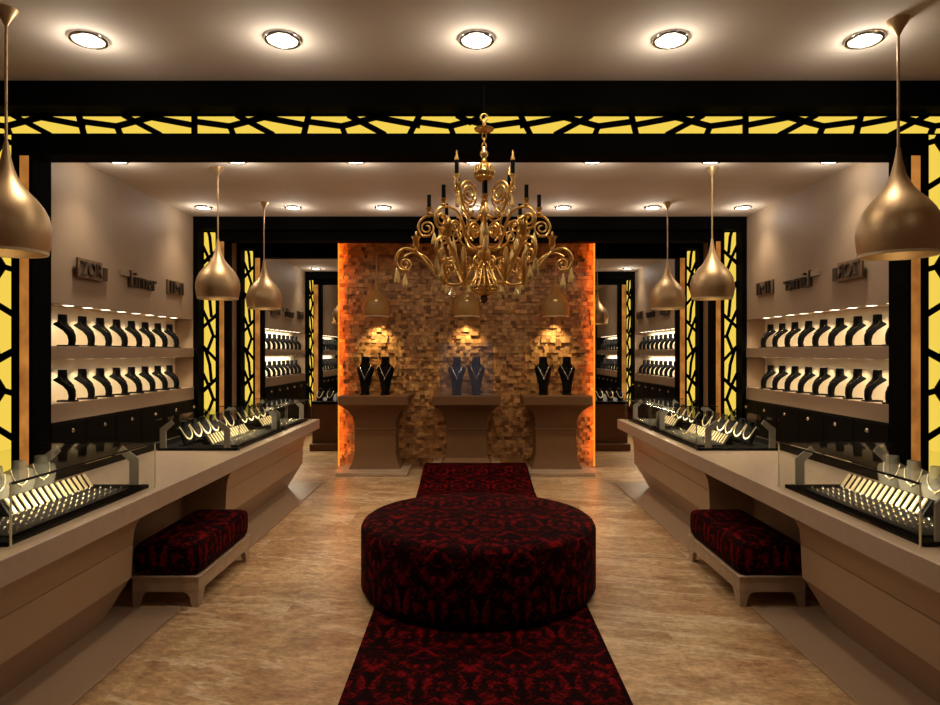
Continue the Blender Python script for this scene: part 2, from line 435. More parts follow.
PNAME = {1: 'first portal', 2: 'second portal', 3: 'third portal', 4: 'fourth portal'}
PDESC = {1: 'nearest black portal', 2: 'second black portal', 3: 'third black portal behind the stone wall', 4: 'deepest black portal'}
def portal(i, D, xop, ztop, lat, orange, toplat=None):
    L = D+.16                                     # recessed lattice plane
    m = Mb()
    m.box(-XW, XW, D, L+.06, CAMZ+1.617, CEIL)     # fascia
    li, lo, lt = lat; oi, oo, ot = orange
    for s in (-1, 1):
        m.box(s*xop, s*XW, L+.03, L+.20, 0, CAMZ+1.617)       # body behind
        m.box(s*lo, s*XW, L if toplat else D, L+.03, 0, CAMZ+1.617)            # outer stile
        m.box(s*oo, s*li, L, L+.03, 0, CAMZ+lt)
        m.box(s*xop, s*oi, L, L+.03, 0, CAMZ+lt)
        if ot < lt: m.box(s*oi, s*oo, L, L+.03, CAMZ+ot, CAMZ+lt)
        if toplat is None: m.box(s*li, s*lo, L, L+.03, CAMZ+lt, CAMZ+1.617)
    zl = CAMZ+(toplat[0] if toplat else 1.617)
    m.box(-xop, xop, L+.03, L+.20, CAMZ+ztop, CAMZ+1.617)
    m.box(-li, li, L, L+.03, CAMZ+lt if toplat else CAMZ+ztop, zl) if (toplat and zl > CAMZ+lt) else None
    m.box(-xop, xop, L, L+.03, CAMZ+ztop, CAMZ+lt if not toplat else min(CAMZ+lt, zl))
    if not toplat: m.box(-li, li, L, L+.03, CAMZ+lt, CAMZ+1.617)
    if toplat: m.box(-lo, lo, L, L+.03, CAMZ+toplat[1], CAMZ+1.617)
    struct(m.build('trim_%d' % i, M['portal'], smooth=0))
    pd = PDESC[i]
    for side, s in SIDES:
        z0 = .86 if i == 1 else .5
        w_ = lo-li; ln = CAMZ+lt-z0
        t = thing('lattice_light_panel', (s*(li+lo)/2, L+.02, z0), 'tall backlit yellow lattice panel, %s side of the %s' % (side, pd), 'light panel', 'backlit lattice panels of the portals')
        B(s*li, s*lo, L+.022, L+.029, z0, CAMZ+lt).build('light_diffuser', M['lattice'], t, smooth=0)
        b = Mb()
        for q in lattice_bars(ln, w_, per=.85, bar=.036, tall=True):
            b.prism([(s*(lo-p[1]), z0+p[0]) for p in q], 'y', L+.001, L+.021)
        b.box(s*li, s*(li+.006), L, L+.021, z0, CAMZ+lt); b.box(s*lo, s*(lo-.006), L, L+.021, z0, CAMZ+lt)
        b.build('lattice', M['portal'], t, smooth=0)
        B(s*(oi+.002), s*(oo-.002), L+.004, L+.029, z0, CAMZ+ot-.003).build('amber_light_strip', M['amber'], smooth=0)
        tag(bpy.data.objects[[o.name for o in bpy.data.objects if o.name.startswith('amber_light_strip')][-1]],
            'narrow amber backlit vertical strip, %s side of the %s' % (side, pd), 'light strip', 'amber strips of the portals')
    if toplat:
        z0, z1 = CAMZ+toplat[0], CAMZ+toplat[1]
        t = thing('lattice_light_panel', (0, L+.02, z0), 'long horizontal backlit yellow lattice band across the top of the nearest black portal', 'light panel', 'backlit lattice panels of the portals')
        B(-lo, lo, L+.022, L+.029, z0, z1).build('light_diffuser', M['lattice'], t, smooth=0)
        b = Mb()
        for q in lattice_bars(lo, z1-z0, drift=True):
            b.prism([(p[0]-lo, z0+p[1]) for p in q], 'y', L+.001, L+.021)
            b.prism([(lo-p[0], z0+p[1]) for p in q], 'y', L+.001, L+.021)
        b.box(-lo, lo, L, L+.021, z0-.004, z0); b.build('lattice', M['portal'], t, smooth=0)
portal(1, P1, 2.972, 1.348, (3.11, 3.40, 1.488), (2.996, 3.064, 1.342), (1.488, 1.61))
portal(2, P2, 3.245, 1.49, (3.388, 3.56, 1.605), (3.28, 3.345, 1.485))
portal(3, P3, 3.295, 1.505, (3.42, 3.565, 1.605), (3.315, 3.395, 1.495))
portal(4, P4, 3.31, 1.52, (3.475, 3.575, 1.605), (3.375, 3.468, 1.51))

# ------------------------------------------------------------------ ceiling downlights
def make_downlight():
    t = thing('ceiling_downlight', (0,0,0), 'x', 'downlight')
    Mb().shell([(.082,-.014),(.088,-.019),(.098,-.018),(.103,-.010),(.104,0),(.09,0),(.083,-.006),(.082,-.014)], 36).build('rim', M['chrome'], t, world=False)
    Mb().lathe([(.0001,-.017),(.05,-.0165),(.0815,-.013),(.0815,-.004)], 32).build('diffuser', M['diffuser'], t, world=False)
    return t
dl = Proto(make_downlight)
rows = [(3.685, (-2,-1,0,1,2), 'in the front row of five', 1.0), (6.0, range(-3,4), 'in the row just behind the nearest portal', 1.0),
        (7.95, range(-3,4), 'in the row just before the second portal', 1.0), (13.77, (-3,3), 'in the far row before the deepest portal', .9)]
GAIN = 4.0; SPOTGAIN = 42; DLC = (1, .84, .64)
def lamp(x, y, g=1.0):
    light('POINT', 'downlight_lamp', (x, y, CEIL-.115), GAIN*g, (1, .92, .80), .05)
    light('SPOT', 'downlight_beam', (x, y, CEIL-.045), SPOTGAIN*g, DLC, .07, spot=1.9, blend=1.0)
for (y, ks, txt, pw) in rows:
    ks = list(ks)
    for q, k in enumerate(ks):
        nm = ['leftmost'] + ['%s from left' % ORD[j] for j in range(1, len(ks)-1)] + ['rightmost']
        x = k*1.1 + .037
        dl.put((x, y, CEIL), 0, 'round chrome ceiling downlight, %s %s' % (nm[q], txt), 'ceiling downlights')
        lamp(x, y, pw)
for y in (1.385, 16.6, 11.8):                              # rows of the same grid outside / hidden from the frame
    for k in ((-2, 0, 2) if y < 9 else (-2.6, -1, 1, 2.6)):
        lamp(k*1.1+.037, y, .9)

# ------------------------------------------------------------------ pendants
def make_pendant(amber=False):
    t = thing('pendant_lamp', (0,0,0), 'x', 'pendant lamp')
    zt = CEIL - 2.215
    prof = [(.186,0),(.196,.04),(.204,.10),(.202,.15),(.190,.20),(.168,.245),(.135,.29),(.102,.325),(.074,.36),(.052,.40),(.036,.44),(.024,.49),(.015,.54),(.010,.58)]
    sh = Mb().shell(prof, 40)
    sh.shell([(.186,0),(.178,.002),(.188,.04),(.195,.10),(.192,.15),(.178,.20),(.155,.245),(.12,.29),(.08,.33),(.001,.35)], 40)
    sh.build('shade', M['ambershade'] if amber else M['bronze'], t, world=False, smooth=60)
    if amber:
        Mb().shell([(.12,.015),(.13,.08),(.125,.14),(.10,.19),(.05,.225),(.001,.235)], 28).build('inner_shade', M['bronze'], t, world=False, smooth=60)
    Mb().shell([(.187,-.001),(.190,.012),(.186,.014),(.179,.006),(.179,-.001),(.187,-.001)], 40).build('rim', M['pend_in'], t, world=False)
    Mb().lathe([(.007,.57),(.007,zt-.06)], 10).build('stem', M['bronze'], t, world=False)
    Mb().lathe([(.009,zt-.085),(.016,zt-.07),(.03,zt-.045),(.05,zt-.015),(.056,zt)], 24).build('ceiling_rose', M['bronze'], t, world=False)
    Mb().lathe([(.0001,.028),(.03,.032),(.05,.05),(.055,.08),(.04,.12),(.02,.15),(.02,.25)], 20).build('bulb', M['bulb'], t, world=False)
    return t
pb = Proto(make_pendant); pa = Proto(lambda: make_pendant(True))
PEND = [(-2.405, 3.37, 'bronze teardrop pendant lamp hanging nearest on the left, cut by the frame edge'),
        (2.29, 3.475, 'bronze teardrop pendant lamp hanging nearest on the right, before the right lattice'),
        (-2.425, 6.254, 'bronze teardrop pendant lamp over the left counter, larger of the two inside the hall'),
        (2.33, 6.254, 'bronze teardrop pendant lamp over the right counter, larger of the two inside the hall'),
        (-2.443, 7.71, 'bronze teardrop pendant lamp over the left counter end, smaller of the two there'),
        (2.343, 7.71, 'bronze teardrop pendant lamp over the right counter end, smaller of the two there'),
        (-2.3, 11.75, 'distant bronze pendant lamp half hidden behind the left edge of the stone wall'),
        (2.3, 11.75, 'distant bronze pendant lamp beside the right edge of the stone wall')]
for x, y, lb in PEND:
    pb.put((x, y, 2.215), 0, lb, 'bronze pendant lamps over the counters')
    light('SPOT', 'pendant_light', (x, y, 2.215+.02), 13, (1, .78, .48), .04, spot=2.0, blend=.8)
for x, lb in ((-1.36, 'left'), (-.045, 'middle'), (1.24, 'right')):
    pa.put((x, 9.43, 2.215), 0, 'translucent amber pendant lamp hanging before the stone wall, %s one of three' % lb, 'amber pendant lamps before the stone wall')
    light('SPOT', 'pendant_light', (x, 9.50, 2.24), 38, (1, .74, .36), .03, spot=1.5, blend=.9, rot=(.30, 0, 0))

# ------------------------------------------------------------------ stone feature wall
SX0, SX1, SY = -1.95, 1.845, 9.75
def stone_wall():
    m = Mb(); tone = []; z = 0.0; rnd = random.Random(11)
    m.box(SX0, SX1, SY+.03, SY+.2, 0, CEIL-.001); tone += [.2]*6
    while z < CEIL-.01:
        h = min(rnd.choice((.05, .056, .062)), CEIL-.002-z); x = SX0 - (rnd.random()*.05)
        x = SX0
        while x < SX1-.001:
            w_ = rnd.uniform(.045, .085); x1 = min(x+w_, SX1)
            if SX1-x1 < .03: x1 = SX1
            d = rnd.choice((0, .004, .015, .03, .042)) + rnd.random()*.006
            t = max(0, min(1, rnd.gauss(.5, .25)))
            m.box(x+.0012, x1-.0012, SY-d, SY+.03, z+.0012, z+h-.0012); tone += [t]*6
            x = x1
        z += h
    o = m.build('stone_wall_panel', M['stone'], smooth=0)
    at = o.data.attributes.new('tone', 'FLOAT', 'FACE'); at.data.foreach_set('value', tone)
    return tag(o, 'tall feature wall clad in rough split stone mosaic lit orange at its edges', 'feature wall')
stone_wall()
for x, sd in ((SX0-.016, 'left'), (SX1+.016, 'right')):
    o = Mb().tube([(x, SY-.012, .0), (x, SY-.012, CEIL-.003)], .012, 10).build('led_strip', M['stoneled'])
    tag(o, 'thin orange light strip along the %s edge of the stone wall' % sd, 'light strip', 'orange strips edging the stone wall')
    light('AREA', 'stone_wash', (x, SY-.07, 1.75), 7.5, (1, .20, .015), 3.3, rot=(0, math.radians(-90 if x < 0 else 90), 0), size_y=.02)

# ------------------------------------------------------------------ busts
class Bust:
    def __init__(s, secs): s.s = secs           # (z, u, a, b, sweep)
    def at(s, z):
        S = s.s
        if z <= S[0][0]: return S[0][1:]
        for p, q in zip(S, S[1:]):
            if z <= q[0]:
                t = (z-p[0])/(q[0]-p[0]); return tuple(p[k]+(q[k]-p[k])*t for k in range(1, 5))
        return S[-1][1:]
    def front(s, z, y):
        u, a, b, sw = s.at(z); t = max(-1, min(1, y/b)); return u - sw*t*t + a*sqrt(max(0, 1-t*t))
    def mesh(s, n=28):
        zs = [p[0] for p in s.s]; Z = []
        for a, b in zip(zs, zs[1:]): Z += [a, a+(b-a)*.5]
        Z.append(zs[-1]); rings = []
        for z in Z:
            u, a, b, sw = s.at(z); ring = []
            for k in range(n):
                ph = 2*pi*k/n; t = cos(ph); ring.append((u - sw*t*t + a*sin(ph), b*t, z))
            rings.append(ring)
        return Mb().loft(rings)
SMALL = Bust([(.012, .060, .030, .030, .0), (.05, .068, .029, .032, .006), (.10, .066, .029, .040, .016), (.145, .048, .028, .056, .032),
              (.178, .020, .027, .076, .046), (.198, -.002, .024, .086, .052), (.210, -.010, .024, .080, .038), (.224, -.016, .028, .056, .014),
              (.240, -.020, .034, .046, .004), (.288, -.024, .035, .041, 0), (.292, -.024, .033, .038, 0)])
TALL = Bust([(.012, .0, .055, .060, 0), (.06, .004, .050, .062, .004), (.16, .010, .046, .075, .012), (.26, .008, .046, .098, .025),
             (.33, .0, .044, .118, .035), (.37, -.006, .042, .126, .036), (.40, -.012, .040, .112, .026), (.425, -.016, .042, .080, .010),
             (.45, -.018, .046, .062, .002), (.545, -.022, .046, .056, 0), (.55, -.022, .043, .052, 0)])
def make_bust(bst, matn, base):
    def fn():
        t = thing('necklace_bust', (0,0,0), 'x', 'necklace bust')
        bst.mesh().build('bust_form', M[matn], t, world=False, smooth=50)
        w_, x0, x1 = base
        B(x0, x1, -w_, w_, 0, .014).build('foot', M['velvet' if matn != 'greyvelvet' else matn], t, world=False, bevel=.003)
        return t
    return fn
def make_necklace(bst, zt, zb, wd, r, matn, v=False, drop=0.012):
    def fn():
        t = thing('necklace', (0,0,0), 'x', 'necklace')
        pts = []
        for k in range(-14, 15):
            q = k/14; y = wd*sin(q*pi/2) if not v else wd*q
            z = zb + (zt-zb)*(abs(q)**(1.7 if not v else 1.1))
            pts.append((bst.front(z, y)+r*.9, y, z))
        Mb().tube(pts, r, 6).build('chain', M[matn], t, world=False, smooth=60)
        x = bst.front(zb, 0)+r
        Mb().lathe([(.0001,-drop*1.4),(drop*.6,-drop*.5),(drop*.45,.0),(.0001,drop*.5)], 8).xf(Matrix.Translation((x+drop*.2, 0, zb-drop*.2))).build('pendant', M[matn], t, world=False)
        return t
    return fn
bust_wall = Proto(make_bust(SMALL, 'velvet', (.045, -.05, .10)))
neck_wall = Proto(make_necklace(SMALL, .228, .135, .048, .0014, 'ringgold', drop=.009))

# ------------------------------------------------------------------ wall niches, cabinets, signs
def text_mesh(body, h, depth):
    c = bpy.data.curves.new('t', 'FONT'); c.body = body; c.size = 1; c.extrude = .5
    o = bpy.data.objects.new('t', c); COL.objects.link(o)
    bpy.context.view_layer.update()
    me = bpy.data.meshes.new_from_object(o.evaluated_get(bpy.context.evaluated_depsgraph_get()))
    bpy.data.objects.remove(o); bpy.data.curves.remove(c)
    xs = [v.co.x for v in me.vertices]; ys = [v.co.y for v in me.vertices]
    x0, x1, y0, y1 = min(xs), max(xs), min(ys), max(ys)
    m = Mb(); m.add([((v.co.x-x0)/(x1-x0), v.co.z*depth, (v.co.y-y0)/(y1-y0)*h) for v in me.vertices], [tuple(p.vertices) for p in me.polygons])
    bpy.data.meshes.remove(me); return m
def wall_text(body, s, ya, yb, z0, z1, x0, x1):
    """relief lettering on a side wall; x0..x1 distance off the axis, near end ya"""
    m = text_mesh(body, 1, 1)
    m.v = [(s*((x0+x1)/2 + v[1]*(x1-x0)), ya+(yb-ya)*v[0], z0+(z1-z0)*v[2]) for v in m.v]
    return m
BAYNAME = ['before second portal', 'before deepest portal', 'beyond deepest portal']
for bi, off in enumerate((0, P3-P1, P4-P1)):
    for side, s in SIDES:
        y0, y1 = BAYS[bi]
        where = '%s wall %s' % (side, BAYNAME[bi])
        t = thing('wall_shelf_unit', (s*3.75, (y0+y1)/2, NB0), 'two tier lit shelf recess in the %s' % where, 'shelf unit', 'lit shelf recesses in the side walls')
        B(s*(XW-.012), s*3.87, y0, y1, NM0, NM1).build('shelf', M['shelf'], t, bevel=.003)
        B(s*(XW-.012), s*3.87, y0, y1, NB0, NB1).build('shelf', M['shelf'], t, bevel=.003)
        bp = Mb().box(s*3.858, s*3.87, y0, y1, NB1, NM0); bp.box(s*3.858, s*3.87, y0, y1, NM1, NT); bp.build('back_panel', M['nicheback'], t)
        ks = range(0 if side == 'right' else 1, 9) if bi == 0 else (range(0, 9) if bi == 1 else range(2, 9))
        ks = list(ks)
        for tier, zs, zl in (('upper', NM1, NT), ('lower', NB1, NM0)):
            for q, k in enumerate(ks):
                y = 5.66 + .303*k + off
                B(s*3.66, s*3.72, y-.03, y+.05, zl-.0012, zl-.0002).build('shelf_light', M['led'], t, smooth=0)
                bust_wall.put((s*3.715, y, zs), 0 if s < 0 else pi, 'black necklace bust, %s from near end, %s shelf, %s' % (ORD[q], tier, where),
                              'necklace busts on the %s shelf, %s' % (tier, where))
                if bi == 0:
                    neck_wall.put((s*3.715, y, zs), 0 if s < 0 else pi, 'thin gold necklace on %s bust from near end, %s shelf, %s' % (ORD[q], tier, where),
                                  'necklaces on the %s shelf, %s' % (tier, where))
                    light('SPOT', 'shelf_spot', (s*3.79, y+.07, zl-.014), 13, (1, .80, .50), .012, spot=2.1, blend=.7, rot=(0, s*.45, 0))
            if bi: light('AREA', 'shelf_strip', (s*3.73, (5.4+8.1)/2+off, zl-.012), 27, (1, .84, .60), .05, size_y=2.6)
        # cabinet below
        y1 = min(y1, YEND-.01)
        c = thing('base_cabinet', (s*3.6, (y0+y1)/2, 0), 'black base cabinet with round nickel knobs under the shelves, %s' % where, 'cabinet', 'black base cabinets')
        B(s*(XW-.02), s*(XW-.002), y0, y1, 0, NB0-.002).build('body', M['black'], c, smooth=0)
        for k in range(-2, 6):
            yk = 5.84+.51*k+off
            if yk-.25 < y0-.01 and bi: continue
            if yk-.25 < y0: continue
            d = B(s*(XW-.03), s*(XW-.02), yk-.25, yk+.25, .1, NB0-.02).build('door', M['blackmat'], c, bevel=.003)
            kb = Mb().lathe([(.008,0),(.007,.012),(.016,.02),(.02,.03),(.014,.04),(.0001,.043)], 16)
            kb.xf(Matrix.Translation((s*(XW-.03), yk, 1.0)) @ Matrix.Rotation(-s*pi/2, 4, 'Y')).build('knob', M['nickel'], d)
        # signs
        if bi < 2:
            zz = lambda v: CAMZ+v
            ya = 5.93+off
            g = thing('wall_sign', (s*XW, ya, zz(.7)), 'plaque sign with raised letters, nearest of three on %s' % where, 'sign', 'relief signs on the side walls')
            B(s*(XW-.05), s*(XW-.03), ya, ya+.40, zz(.69), zz(.872)).build('plaque', M['sign'], g, bevel=.004)
            wall_text('ZOR', s, ya+.03, ya+.37, zz(.715), zz(.845), XW-.066, XW-.05).build('lettering', M['signdark'], g, smooth=0)
            B(s*(XW-.05), s*(XW-.02), ya+.415, ya+.49, zz(.70), zz(.83)).build('block', M['signdark'], g, bevel=.004)
            sp = Mb()
            for q in (.06, .34, .45): sp.box(s*(XW-.035), s*XW, ya+q-.01, ya+q+.01, zz(.75), zz(.78))
            sp.build('spacer', M['sign'], g)
            g = thing('wall_sign', (s*XW, 6.85+off, zz(.7)), 'script lettering sign with tall stroke, middle of three on %s' % where, 'sign', 'relief signs on the side walls')
            wall_text('Lirner', s, 6.88+off, 7.46+off, zz(.70), zz(.87), XW-.035, XW-.0).build('lettering', M['signdark'], g, smooth=0)
            B(s*(XW-.03), s*(XW-.001), 6.72+off, 6.87+off, zz(.80), zz(.86)).build('bar', M['wall'], g, bevel=.003)
            g = thing('wall_sign', (s*XW, 7.75+off, zz(.7)), 'small square block letter sign, farthest of three on %s' % where, 'sign', 'relief signs on the side walls')
            B(s*(XW-.02), s*(XW-.001), 7.75+off, 8.17+off, zz(.70), zz(.875)).build('plaque', M['sign'], g, bevel=.003)
            wall_text('IMI', s, 7.80+off, 8.14+off, zz(.715), zz(.86), XW-.045, XW-.02).build('lettering', M['signdark'], g, smooth=0)

# ------------------------------------------------------------------ counters
CT = .837
def block_prof(s, c=-.02):
    """counter base cross-section (x off axis, z): cove at top, ledge, sloping plinth"""
    pts = [(2.27, .014), (2.10, .29), (2.085, .30), (2.075, .508), (2.083, .512), (2.075, .516), (2.066, .60), (2.045, .65), (2.01, .69), (1.965, .717), (2.70, .717), (2.70, .014)]
    return [(s*p[0]+c, p[1]) for p in pts]
def counter(s, side):
    c = -.02
    t = thing('display_counter', (s*2.3+c, 4.6, 0), 'long taupe lacquered sales counter with curved base along the %s side' % side, 'counter', 'long sales counters')
    B(s*1.93+c, s*2.77+c, .9, 8.43, .717, CT).build('countertop', M['countertop'], t, bevel=.006)
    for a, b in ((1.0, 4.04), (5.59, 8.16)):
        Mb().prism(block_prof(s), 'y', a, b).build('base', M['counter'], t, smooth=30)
        B(s*1.89+c, s*2.72+c, a-.05, b+.26, 0, .014).build('overhang_shade_plate', M['counter'], t, bevel=.004)  # added thin plate standing in for the overhang's shade on the floor
    B(s*2.45+c, s*2.52+c, 4.04, 5.59, .014, .717).build('knee_panel', M['knee'], t)
    B(s*2.77+c, s*2.80+c, .9, 8.43, .70, CT+.055).build('back_ledge', M['black'], t)
    rl = Mb()
    for a, b in ((4.72, 5.05), (5.12, 5.60)): rl.box(s*2.765+c, s*2.79+c, a, b, CT+.055, CT+.068)
    rl.build('gold_rail', M['rail'], t)
    return t
for side, s in SIDES: counter(s, side)
def rear_counter(s, side):
    t = thing('display_counter', (s*2.3, 12.5, 0), 'distant brown counter end seen past the stone wall on the %s' % side, 'counter', 'distant counters past the stone wall')
    B(s*1.93, s*2.77, 11.3, 14.0, .80, .848).build('countertop', M['black'], t, bevel=.004)
    B(s*1.95, s*2.75, 11.34, 14.0, .12, .80).build('base', M['pedestal'], t)
    B(s*1.93, s*2.77, 11.2, 14.0, .0, .12).build('plinth', M['pedestal'], t, bevel=.01)
for side, s in SIDES: rear_counter(s, side)

# ------------------------------------------------------------------ glass display cases
def bracket(s, xf_, y, inward, z0, h=.19):
    """bent flat upright: vertical strip with an arm leaning towards the middle of the case"""
    a = inward
    p = [(0,0), (.055*a,0), (.055*a,h*.78), (.125*a,h*1.12), (.10*a,h*1.3), (0,h*.9)]
    return Mb().prism([(xf_+q[0], z0+q[1]) for q in p], 'y', y-.006, y+.006)
def display_case(s, side, y0, y1, h, txt, ends='both', glassh=None):
    c = -.02; xf, xb = s*2.0+c, s*2.74+c
    t = thing('glass_display_case', (s*2.37+c, (y0+y1)/2, CT), 'clear glass jewellery case on the %s counter, %s' % (side, txt), 'display case', 'glass cases on the counters')
    B(xf+s*.03, xb-s*.01, y0+.02, y1-.02, CT, CT+.022).build('base_tray', M['portal'], t, bevel=.003)
    zt = CT+h
    B(xf, xf+s*.006, y0, y1, CT, zt).build('front_pane', M['glass'], t, smooth=0)
    B(xf, xb, y0, y1, zt, zt+.006).build('top_pane', M['glass'], t, smooth=0)
    for y in (y0, y1):
        B(xf+s*.007, xb, y-.003, y+.003, CT, zt-.001).build('end_pane', M['glass'], t, smooth=0)
    e = Mb()
    e.box(xf-s*.002, xf+s*.004, y1-.003, y1+.004, CT, zt+.007); e.box(xf-s*.002, xf+s*.004, y0-.003, y0+.004, CT, zt+.007)
    e.build('corner_edge', M['glassedge_glint' if y0 < 3 else 'glassedgedark'], t, smooth=0)
    r = Mb(); r.box(xf-s*.002, xf+s*.008, y0, y1, zt+.0, zt+.009); r.box(xf+s*.01, xb, y1-.002, y1+.002, zt+.0, zt+.008); r.build('top_rim', M['black'], t, smooth=0)
    for y, dy in ((y0, .035), (y1, -.035)):
        bracket(s, xf+s*.09, y+dy, s, CT+.022).build('bracket', M['bracket'], t)
        bracket(s, xb-s*.03, y+dy, -s, CT+.022).build('bracket', M['bracket'], t)
    light('AREA', 'case_light', ((xf+s*.05), (y0+y1)/2, zt-.012), 8.5*(y1-y0)/1.3, (1, .84, .56), .03, rot=(0, s*-.85, 0), size_y=(y1-y0)*.62, spread=1.7)
    return t
# jewellery prototypes
CSEC = Bust([(.012, .022, .022, .05, 0), (.05, .026, .020, .062, .008), (.10, .020, .020, .076, .018), (.135, .006, .020, .084, .03),
             (.155, -.006, .02, .078, .03), (.168, -.012, .022, .05, .012), (.178, -.016, .028, .036, .002), (.212, -.02, .030, .034, 0), (.216, -.02, .028, .032, 0)])
bust_case = Proto(make_bust(CSEC, 'greyvelvet', (.055, -.02, .05)))
neck_case = Proto(make_necklace(CSEC, .17, .085, .042, .0032, 'jewel', drop=.009))
bust_arch = Proto(make_bust(CSEC, 'velvet', (.055, -.02, .05)))
def make_collar():
    t = thing('necklace', (0,0,0), 'x', 'necklace')
    rings = []
    pts = []
    for k in range(-12, 13):
        q = k/12; y = .055*sin(q*pi/2); z = .055 + (.168-.055)*abs(q)**2
        pts.append((CSEC.front(z, y)+.002, y, z))
    Mb().tube(pts, [.004+.006*(1-abs(k-12)/12) for k in range(25)], 8).build('chain', M['jewel'], t, world=False, smooth=60)
    return t
collar = Proto(make_collar)
def make_bracelet():
    """flat link band lying over a sloped ramp, local x up the slope from the front"""
    t = thing('bracelet', (0,0,0), 'x', 'bracelet')
    m = Mb(); n = 9
    for k in range(n):
        a = k/n; x0 = .052*a; z0 = .076*a
        q = [(0,-.011),( .010,-.011),(.010,.011),(0,.011)]
        dx, dz = .052/n, .076/n
        vs = []
        for (u, w_) in ((.06,-.012),(.94,-.012),(.94,.012),(.06,.012)):
            vs.append((x0+dx*u, w_, z0+dz*u+.001))
        vs2 = [(v[0]-.004, v[1]*.8, v[2]+.006) for v in vs]
        m.add(vs+vs2, [(0,3,2,1),(4,5,6,7),(0,1,5,4),(1,2,6,5),(2,3,7,6),(3,0,4,7)])
    m.build('links', M['jewel'], t, world=False, smooth=0)
    B(.048, .058, -.008, .008, .075, .083).build('clasp', M['silver'], t, world=False)
    return t
brace = Proto(make_bracelet)
def make_ring():
    t = thing('ring', (0,0,0), 'x', 'ring')
    Mb().tube([(0, .0095*cos(a), .0105+.0095*sin(a)) for a in [2*pi*k/16 for k in range(16)]], .0017, 6, closed=True).build('band', M['ringgold'], t, world=False, smooth=60)
    Mb().lathe([(.0001,-.004),(.0055,.001),(.0055,.0025),(.0035,.0045),(.0001,.0045)], 8, (0,0,.0225)).build('stone', M['gem'], t, world=False, smooth=0)
    return t
ring = Proto(make_ring)
def ramp(s, xfr, y0, y1, z, label, grp):
    """black slope carrying the bracelets; front edge at xfr, rising away from the aisle"""
    o = Mb().prism([(xfr, z), (xfr+s*.08, z), (xfr+s*.08, z+.079), (xfr+s*.055, z+.079)], 'y', y0, y1).build('bracelet_ramp', M['velvet'])
    return tag(o, label, 'display ramp', grp)
def ring_tray(s, xfr, xbk, y0, y1, z, label, grp):
    m = Mb().box(xfr, xbk, y0, y1, z, z+.012)
    o = m.build('ring_tray', M['velvet'], bevel=.003)
    return tag(o, label, 'ring tray', grp)
def row_set(s, side, y0, y1, nb, bp, nbr, brp, rr, rp, cname, arch=False):
    """contents of one case"""
    c = -.02; z = CT+.022; fz = 0 if s < 0 else pi
    for q in range(nb):
        y = bp[0]+bp[1]*q
        who = '%s from near end in the %s' % (ORD[q], cname)
        if arch:
            bust_arch.put((s*2.57+c, y, z), fz + s*.35, 'black curved necklace bust, '+who, 'necklace busts in the %s' % cname)
            collar.put((s*2.57+c, y, z), fz + s*.35, 'broad gold collar necklace on the bust '+who, 'necklaces in the %s' % cname)
        else:
            bust_case.put((s*2.57+c, y, z), fz + s*.75, 'grey velvet necklace bust, '+who, 'necklace busts in the %s' % cname)
            neck_case.put((s*2.57+c, y, z), fz + s*.75, 'gold necklace on the bust '+who, 'necklaces in the %s' % cname)
    xr = s*2.335+c
    ramp(s, xr, brp[0]-.03, brp[0]+brp[1]*(nbr-1)+.03, z, 'black sloped ramp carrying gold bracelets in the %s' % cname, 'bracelet ramps')
    for q in range(nbr):
        brace.put((xr-s*.006, brp[0]+brp[1]*q, z+.006), 0 if s > 0 else pi, 'gold link bracelet on a ramp, %s from near end, %s' % (ORD[q], cname), 'bracelets in the %s' % cname)
    xa, xb = s*2.06+c, s*2.31+c
    ring_tray(s, xa, xb, rp[0]-.03, rp[0]+rp[1]*(rr[1]-1)+.03, z, 'black velvet ring tray in the %s' % cname, 'ring trays')
    rows_ = ['front', 'second', 'third', 'back']
    for i in range(rr[0]):
        for j in range(rr[1]):
            x = xa + (xb-xa)*(i+.5)/rr[0]
            ring.put((x, rp[0]+rp[1]*j, z+.002), fz, 'gold ring, %s from near end, %s row, tray in %s' % (ORD[j], rows_[i] if i < rr[0]-1 or rr[0] == 4 else 'back', cname), 'rings in the %s' % cname)
for side, s in SIDES:
    display_case(s, side, 2.86, 4.17, .28, 'nearest of the three in view')
    display_case(s, side, 5.69, 7.13, .27, 'middle of the three in view')
    display_case(s, side, 7.19, 8.28, .27, 'farthest at the counter end')
    row_set(s, side, 2.86, 4.17, 3, (3.55, .19), 14, (3.36, .052), (4, 18), (2.98, .056), 'nearest %s case' % side)
    row_set(s, side, 5.69, 7.13, 6, (5.92, .21), 16, (5.95, .062), (3, 16), (5.85, .075), 'middle %s case' % side, True)
    row_set(s, side, 7.19, 8.28, 4, (7.38, .22), 9, (7.4, .075), (3, 10), (7.34, .085), 'farthest %s case' % side, True)
# pieces on the distant counters
for side, s in SIDES:
    for q in range(4):
        bust_arch.put((s*(2.65-.18*q), 11.5, .848), -pi/2 + s*.3, 'dark necklace bust, %s from outer side on the distant %s counter' % (ORD[q], side), 'busts on the distant %s counter' % side)
        collar.put((s*(2.65-.18*q), 11.5, .848), -pi/2 + s*.3, 'gold collar on the %s bust from outer side, distant %s counter' % (ORD[q], side), 'necklaces on the distant %s counter' % side)
    light('SPOT', 'distant_counter_spot', (s*2.35, 11.2, 2.1), 14, WARM, .04, spot=1.2, rot=(.15, 0, 0))

